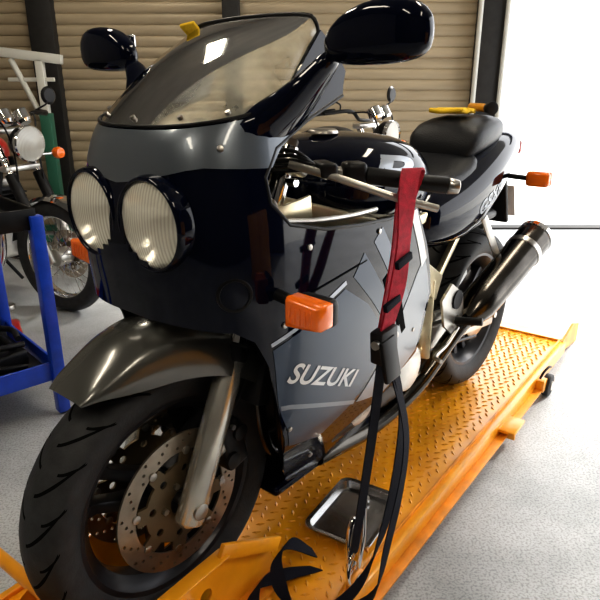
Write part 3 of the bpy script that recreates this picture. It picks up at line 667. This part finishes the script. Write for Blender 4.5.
tube('chock_cross_bar',[(.50,-.30,.16),(.50,.30,.16)],.014,'yellow',lift,smooth=False)
cyl('clamp_screw',(.30,.14,.10),(.30,.30,.10),.010,'steel',lift); tube('clamp_handle',[(.30,.30,.05),(.30,.30,.15)],.006,'steel',lift,smooth=False)
# drip tray
tray=empty('drip_tray'); tray.location=bw(-.490,.178,0.002); tray.rotation_euler=(0,0,HD+.15)
def rr(w,h,r,z,n=6):
    out=[]
    for cx,cy,a0 in((w-r,h-r,0),(-w+r,h-r,90),(-w+r,-h+r,180),(w-r,-h+r,270)):
        for i in range(n+1): t=math.radians(a0+90*i/n); out.append((cx+r*math.cos(t),cy+r*math.sin(t),z))
    return out
L_=[rr(.108,.078,.02,.002),rr(.114,.084,.024,.022),rr(.124,.094,.03,.024),rr(.125,.095,.03,.021)]
vs=sum(L_,[]);n=len(L_[0]);fs=[tuple(range(n))]
for k in range(3):
    for i in range(n): j=(i+1)%n; fs.append((k*n+i,k*n+j,(k+1)*n+j,(k+1)*n+i))
obj('tray_pan',vs,fs,'tray',tray,mods=[('solid',.0015,0)],angle=40)
tube('spanner_shaft',[(-.06,.0,.012),(.07,.03,.03)],.005,'chrome',tray,smooth=False)
lathe('spanner_ring',[(.010,-.004),(.016,-.004),(.016,.004),(.010,.004)],'chrome',tray,(-.07,-.003,.012),(0,0,1),n=24,closed=True)
# ================================================================== CART
cart=empty('blue_tool_cart',(-.94,2.10,FZ),math.atan2(-.68,-.73))
W_,D_=.75,.58
for k,(x,y) in enumerate([(0,0),(W_,0),(0,D_),(W_,D_)]):
    box('leg_%d'%k,(x,-y,.40),(.045,.045,.78),'blue',cart,bev=.004)
    cyl('castor_%d'%k,(x-.012,-y,.0225),(x+.012,-y,.0225),.0225,'rubber',cart,n=20)
for nm,z in(('top_shelf',.76),('lower_shelf',.17)):
    box(nm,(W_/2,-D_/2,z),(W_-.03,D_-.03,.012),'plastic',cart,bev=.002)
    for k,(c,s) in enumerate([((W_/2,0),(W_,.012)),((W_/2,-D_),(W_,.012)),((0,-D_/2),(.012,D_)),((W_,-D_/2),(.012,D_))]):
        box('%s_lip_%d'%(nm,k),(c[0],c[1],z+.018),(s[0],s[1],.075),'plastic' if nm=='top_shelf' else 'blue',cart,bev=.003)
box('socket_case',(.25,-.25,.21),(.34,.30,.07),'plastic',cart,rot=(0,0,.2),bev=.012,seg=3)
box('parts_box',(.15,-.42,.22),(.18,.14,.10),'engine',cart,bev=.01)
tube('coiled_hose',[(.08,-.10,.19),(.20,-.08,.22),(.32,-.12,.25),(.28,-.3,.27),(.12,-.3,.26),(.10,-.15,.26)],.012,'plastic',cart)
tube('coiled_hose_top',[(.06,-.16,.26),(.18,-.14,.28),(.26,-.22,.30),(.18,-.34,.30),(.07,-.28,.29),(.07,-.18,.28)],.012,'engine',cart)
# ================================================================== CLASSIC MOTORCYCLES
def classic(name,loc,heading,tm):
    e=empty(name,loc,heading)
    def cw(pre,c,R):
        rr=R-.085; pr=tyre_prof(R,.05,rr); lathe(pre+'_tyre',pr+[(rr-.003,.03),(rr-.003,-.03)],'rubber',e,c,n=72,closed=True,angle=50)
        lathe(pre+'_rim',[(rr+.006,-.035),(rr-.004,-.032),(rr-.014,-.012),(rr-.014,.012),(rr-.004,.032),(rr+.006,.035),(rr-.002,.0)],'chrome',e,c,n=72,closed=True)
        cyl(pre+'_hub',(c[0],-.05,c[2]),(c[0],.05,c[2]),.05,'alu',e,bev=.006)
        vs=[];fs=[]
        for k in range(36):
            t=2*pi*k/36; t2=t+(.35 if k%2 else -.35); s=.04 if (k//2)%2 else -.04
            p=Vector((c[0]+.05*math.cos(t2),s,c[2]+.05*math.sin(t2))); q=Vector((c[0]+(rr-.01)*math.cos(t),0,c[2]+(rr-.01)*math.sin(t)))
            a,b=frame_of(q-p); b0=len(vs)
            for P in(p,q):
                for i in range(4): vs.append(P+(a*math.cos(i*pi/2)+b*math.sin(i*pi/2))*.002)
            for i in range(4): j=(i+1)%4; fs.append((b0+i,b0+j,b0+4+j,b0+4+i))
        obj(pre+'_spokes',vs,fs,'chrome',e)
    cw('front',(0,0,.32),.32); cw('rear',(-1.42,0,.31),.31)
    disc('disc',(0,.06,.32),.14,.10,e,1)
    for sg in(1,-1):
        n='l' if sg>0 else 'r'
        cyl('fork_lower_'+n,(.02,sg*.09,.30),(-.13,sg*.09,.62),.027,'alu',e,bev=.004); cyl('fork_tube_'+n,(-.13,sg*.09,.62),(-.30,sg*.09,.98),.019,'chrome',e)
        cyl('gaiter_'+n,(-.12,sg*.09,.60),(-.2,sg*.09,.77),.03,'plastic',e)
        cyl('shock_'+n,(-1.40,sg*.13,.36),(-1.18,sg*.13,.70),.026,'chrome',e); cyl('shock_spring_'+n,(-1.38,sg*.13,.40),(-1.22,sg*.13,.64),.034,'redp',e)
        lathe('instrument_'+n,[(0,.03),(.036,.03),(.042,.024),(.042,-.03),(.03,-.045),(0,-.045)],'chrome',e,(-.22,sg*.055,1.07),(-.5,0,.85),n=32)
        cyl('signal_stem_'+n,(-.20,sg*.10,.86),(-.19,sg*.2,.86),.007,'chrome',e)
        lathe('signal_'+n,[(0,.03),(.028,.026),(.034,.01),(.032,-.012),(.02,-.03),(0,-.034)],'orange',e,(-.18,sg*.23,.86),(1,0,0),n=24)
        tube('handlebar_'+n,[(-.30,0,1.02),(-.30,sg*.10,1.03),(-.30,sg*.2,1.08),(-.38,sg*.36,1.07)],.011,'plastic',e)
        cyl('grip_'+n,(-.36,sg*.28,1.08),(-.42,sg*.39,1.07),.017,'plastic',e)
        tube('mirror_stem_'+n,[(-.34,sg*.25,1.09),(-.31,sg*.3,1.12),(-.33,sg*.34,1.14)],.005,'plastic',e)
        lathe('mirror_'+n,[(0,.012),(.04,.01),(.052,0),(.05,-.008),(0,-.01)],'plastic',e,(-.33,sg*.35,1.17),(1,0,0),n=32)
        tube('downpipe_'+n,[(-.45,sg*.08,.60),(-.34,sg*.10,.55),(-.33,sg*.12,.32),(-.42,sg*.15,.20),(-.8,sg*.17,.20)],.02,'chrome',e)
        lathe('silencer_'+n,[(.02,0),(.042,.08),(.045,.5),(.04,.56),(.02,.57),(0,.5)],'chrome',e,(-.8,sg*.17,.2),(-1,0,.1),n=32)
        tube('frame_tube_'+n,[(-.33,sg*.03,.85),(-.38,sg*.10,.45),(-.45,sg*.11,.25),(-.85,sg*.12,.27),(-.95,sg*.12,.6),(-.9,sg*.11,.74),(-1.5,sg*.10,.76)],.015,'engine',e)
        tube('swingarm_'+n,[(-.92,sg*.11,.34),(-1.45,sg*.12,.31)],.018,'engine',e,smooth=False)
        box('side_cover_'+n,(-.93,sg*.13,.60),(.20,.03,.2),tm,e,bev=.014,seg=3)
        cyl('engine_cover_'+n,(-.58,sg*.13,.36),(-.58,sg*.18,.36),.08,'chrome',e,bev=.012,n=32)
        tube('brake_cable_'+n,[(-.32,sg*.2,1.07),(-.20,sg*.12,1.06),(-.16,sg*.08,.9),(-.15,sg*.09,.6)],.005,'plastic',e)
    lathe('headlight_shell',[(0,-.11),(.05,-.10),(.085,-.05),(.092,0),(.096,.01)],'plastic',e,(-.13,0,.93),(1,0,-.05),n=40)
    lathe('headlight_glass',[(0,.03),(.05,.022),(.088,.008)],'lens',e,(-.13,0,.93),(1,0,-.05),n=40)
    lathe('headlight_ring',[(.086,.004),(.092,.016),(.098,.008),(.096,-.01)],'chrome',e,(-.13,0,.93),(1,0,-.05),n=48)
    box('engine_case',(-.64,0,.36),(.42,.28,.22),'alu',e,bev=.04,seg=4)
    for k in range(8): box('cylinder_fin_%d'%k,(-.54+.006*k,0,.48+.024*k),(.22,.30,.007),'engine',e,rot=(0,.12,0),bev=.001)
    box('cylinder_core',(-.54,0,.58),(.17,.24,.2),'engine',e,bev=.01); box('cylinder_cover',(-.51,0,.70),(.2,.26,.06),'alu',e,bev=.02,seg=3)
    box('carburettors',(-.72,0,.60),(.10,.24,.08),'alu',e,bev=.02)
    loft('fuel_tank',[(-.36,0,.86,.05,.04,2.4),(-.42,0,.875,.11,.085,2.6),(-.55,0,.885,.135,.10,2.6),(-.7,0,.875,.13,.09,2.6),(-.84,0,.85,.10,.06,2.4),(-.88,0,.84,.06,.03,2.2)],tm,e)
    loft('seat',[(-.84,0,.83,.09,.03,2.8),(-.92,0,.835,.125,.045,3),(-1.2,0,.845,.13,.05,3),(-1.5,0,.87,.115,.045,3),(-1.55,0,.87,.08,.02,2.6)],'seat',e)
    for pre,c,R,t0,t1,mm in(('front_mudguard',(0,.32),.345,45,170,'chrome'),('rear_mudguard',(-1.42,.31),.35,60,200,'chrome')):
        vs=[];fs=[];n=24
        for i in range(n+1):
            t=math.radians(t0+(t1-t0)*i/n)
            for y,d in((-.06,.025),(-.045,.006),(0,0),(.045,.006),(.06,.025)): vs.append((c[0]+(R-d)*math.cos(t),y,c[1]+(R-d)*math.sin(t)))
        for i in range(n):
            for j in range(4): fs.append((i*5+j,i*5+j+1,i*5+j+6,i*5+j+5))
        obj(pre,vs,fs,mm,e,mods=[('solid',.003,0)])
    box('tail_lamp',(-1.68,0,.66),(.05,.09,.07),'brakered',e,bev=.012)
    tube('side_stand',[(-.75,.13,.25),(-.72,.28,.012)],.011,'engine',e,smooth=False)
    for z in(.80,.99): box('yoke_%d'%int(z*100),(-.22-(z-.8)*.46,0,z),(.06,.24,.03),'alu',e,bev=.01)
    return e
classic('classic_motorcycle',(-1.34,3.26,FZ),math.atan2(-.45,.89),'redp')
classic('classic_motorcycle.001',(.66,3.72,FZ),math.atan2(-.6,.8),'plastic')
# engine hoist
h=empty('workshop_hoist',(-2.02,5.0,FZ))
box('mast',(0,0,.72),(.06,.06,1.40),'cream',h,bev=.006); box('mast_sleeve',(0,0,.62),(.085,.085,.8),'dkgreen',h,bev=.006); box('boom',(-.12,0,1.45),(.60,.06,.07),'cream',h,rot=(0,.12,0),bev=.006)
box('boom_tip',(-.42,0,1.50),(.08,.05,.16),'cream',h,bev=.006); cyl('hydraulic_ram',(.0,0,.9),(-.22,0,1.42),.022,'cream',h)
for sg in(1,-1): box('foot_%d'%(sg+1),(-.2,sg*.20,.045),(.9,.05,.05),'dkgreen',h,bev=.006); cyl('hoist_wheel_%d'%(sg+1),(-.6,sg*.20-.015,.03),(-.6,sg*.20+.015,.03),.03,'rubber',h)
box('cross_foot',(.2,0,.045),(.06,.45,.05),'dkgreen',h,bev=.006); box('foot_link',(.1,0,.06),(.26,.06,.05),'dkgreen',h,bev=.006)
tube('chain',[(-.42,0,1.42),(-.42,0,1.15)],.008,'steel',h,smooth=False); box('upper_bar',(-.08,0,1.27),(.36,.03,.03),'cream',h,bev=.004)
# storage rack with boxes behind the cart
rk=empty('parts_shelf',(-3.35,5.02,FZ))
for x in(-.55,.55):
    for y in(-.2,.2): box('upright_%d_%d'%(x>0,y>0),(x,y,.6),(.04,.04,1.2),'post',rk,bev=.003)
for k,z in enumerate((.12,.62,1.15)): box('board_%d'%k,(0,0,z),(1.14,.44,.025),'post',rk,bev=.003)
for k,(x,z,w,hh,mm) in enumerate([(-.35,.135,.3,.25,'card'),(.1,.135,.35,.3,'plastic'),(-.3,.635,.35,.22,'orangep'),(.15,.635,.25,.3,'blue'),(.38,.635,.16,.2,'redp'),(-.2,1.165,.3,.16,'plastic'),(.25,1.165,.3,.22,'card')]):
    box('crate_%d'%k,(x,0,z+hh/2),(w,.34,hh),mm,rk,bev=.006)
# red floor jack
jk=empty('floor_jack',(-1.62,2.62,FZ),.5)
box('jack_frame',(0,0,.07),(.55,.20,.09),'redp',jk,bev=.015); box('jack_arm',(.05,0,.16),(.36,.06,.05),'redp',jk,rot=(0,-.25,0),bev=.01)
cyl('jack_saddle',(.22,0,.20),(.22,0,.225),.045,'steel',jk,bev=.004)
for k in(-1,1):
    cyl('jack_front_wheel_%d'%(k+1),(.22,k*.11-.015,.045),(.22,k*.11+.015,.045),.045,'steel',jk); cyl('jack_rear_wheel_%d'%(k+1),(-.22,k*.10-.012,.035),(-.22,k*.10+.012,.035),.035,'steel',jk)
tube('jack_handle',[(-.2,0,.12),(-.36,0,.62)],.014,'redp',jk,smooth=False)
# ================================================================== ROOM
YW=5.4
box('floor',(0.4,1.6,FZ-.05),(10.2,7.8,.1),'concrete',bev=0)
M['apron']=mat('outside_concrete',(.75,.75,.73),.7,noise=.1,nscale=2)
box('outside_ground',(3,20.55,FZ-.06),(60,30,.1),'apron',bev=0)
box('outside_paving',(20.6,1.6,FZ-.06),(30,7.8,.1),'apron',bev=0)
box('ceiling',(0.0,1.6,3.35),(8.9,7.8,.1),'ceil',bev=0)
box('wall_left',(-4.25,1.6,1.6),(.12,7.8,3.4),'wall',bev=0)
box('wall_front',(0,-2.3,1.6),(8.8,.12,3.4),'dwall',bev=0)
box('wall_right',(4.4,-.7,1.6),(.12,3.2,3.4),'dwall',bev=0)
box('wall_back',(-1.3,YW+.12,2.9),(6.0,.12,.8),'wall',bev=0)
box('lintel_beam',(3.0,YW+.06,2.55),(2.6,.12,.25),'post',bev=.01)
def roller(name,x0,x1):
    prof=[];z=FZ;p=.085
    while z<2.55:
        for k in range(8):
            t=k/8; prof.append((YW+.05-.016*abs(math.sin(pi*t))**.6,z+p*t))
        z+=p
    vs=[];fs=[]
    for y,z in prof: vs+=[(x0,y,z),(x1,y,z)]
    for i in range(len(prof)-1): fs.append((2*i,2*i+1,2*i+3,2*i+2))
    obj(name,vs,fs,'tan',None,mods=[('solid',.01,1)],angle=50)
roller('door_1',-4.2,-2.20); roller('door_2',-2.02,-.62); roller('door_3',-.50,1.46)
for i,(x,w) in enumerate([(-2.11,.2),(-.56,.14),(1.56,.22)]): box('trim_%d'%(i+1),(x,YW,1.2),(w,.14,2.6),'post',bev=.01)
box('trim_4',(3.0,YW,FZ+.008),(2.7,.14,.016),'post',bev=.004)
for i,x in enumerate((1.45,1.67)): tube('trim_%d'%(5+i),[(x,YW-.09,FZ),(x,YW-.09,2.4)],.02,'cream',None,smooth=False)
refl_block=empty('added_yellow_reflection_block',(2.5,-.55,FZ),-.35)  # unseen yellow cabinet form, added to reflect in the fairing and fender
box('reflection_body',(0,0,.72),(.5,1.3,1.40),'yellow',refl_block,bev=.01)
for k in(-1,1): box('reflection_front_%d'%(k+1),(-.255,k*.32,.73),(.02,.62,1.32),'yellow',refl_block,bev=.006); tube('reflection_handle_%d'%(k+1),[(-.28,k*.06,.7),(-.29,k*.06,.85)],.008,'chrome',refl_block,smooth=False)
box('reflection_base',(0,0,.02),(.46,1.26,.04),'plastic',refl_block,bev=.004)
M['fillL']=mat('fill_glow',(1,.90,.74),.5,emit=25.)  # glow of the added fill panels that brighten the interior
for k,(x,y) in enumerate([(-1.8,1.0),(1.2,-.9),(-1.2,3.6),(1.2,2.4),(-1.3,-1.2)]):  # out-of-view overhead fill, added; the forward ones light the bike's front
    e=empty('added_fill_light' if k==0 else 'added_fill_light.%03d'%k,(x,y,3.24)); box('housing',(0,0,.03),(.28,1.3,.05),'cream',e,bev=.004); box('fill_panel',(0,0,0),(.22,1.24,.03),'fillL',e,bev=.006)
# ================================================================== LIGHT + CAMERA
w=bpy.data.worlds.new('sky_world'); scene.world=w; w.use_nodes=True
w.node_tree.nodes['Background'].inputs[0].default_value=(.97,.98,1,1); w.node_tree.nodes['Background'].inputs[1].default_value=3.0
sl=bpy.data.lights.new('sun','SUN'); sl.energy=7.0; sl.angle=math.radians(8); sl.color=(1,.95,.86)
so=bpy.data.objects.new('sun',sl); COL.objects.link(so)
el=math.radians(39); az=math.radians(32)
d=Vector((-math.cos(el)*math.cos(az),-math.cos(el)*math.sin(az),-math.sin(el))); so.rotation_euler=d.to_track_quat('-Z','Y').to_euler()
cd=bpy.data.cameras.new('camera'); cd.lens=36; cd.sensor_width=36; cd.clip_start=.02
co=bpy.data.objects.new('camera',cd); COL.objects.link(co); co.location=(0,0,1.12); co.rotation_euler=(math.radians(90-19.6),0,0)
scene.camera=co
scene.view_settings.view_transform='Standard'
scene.view_settings.exposure=.1
for lk in ('Medium High Contrast','High Contrast'):
    try: scene.view_settings.look=lk; break
    except Exception: pass
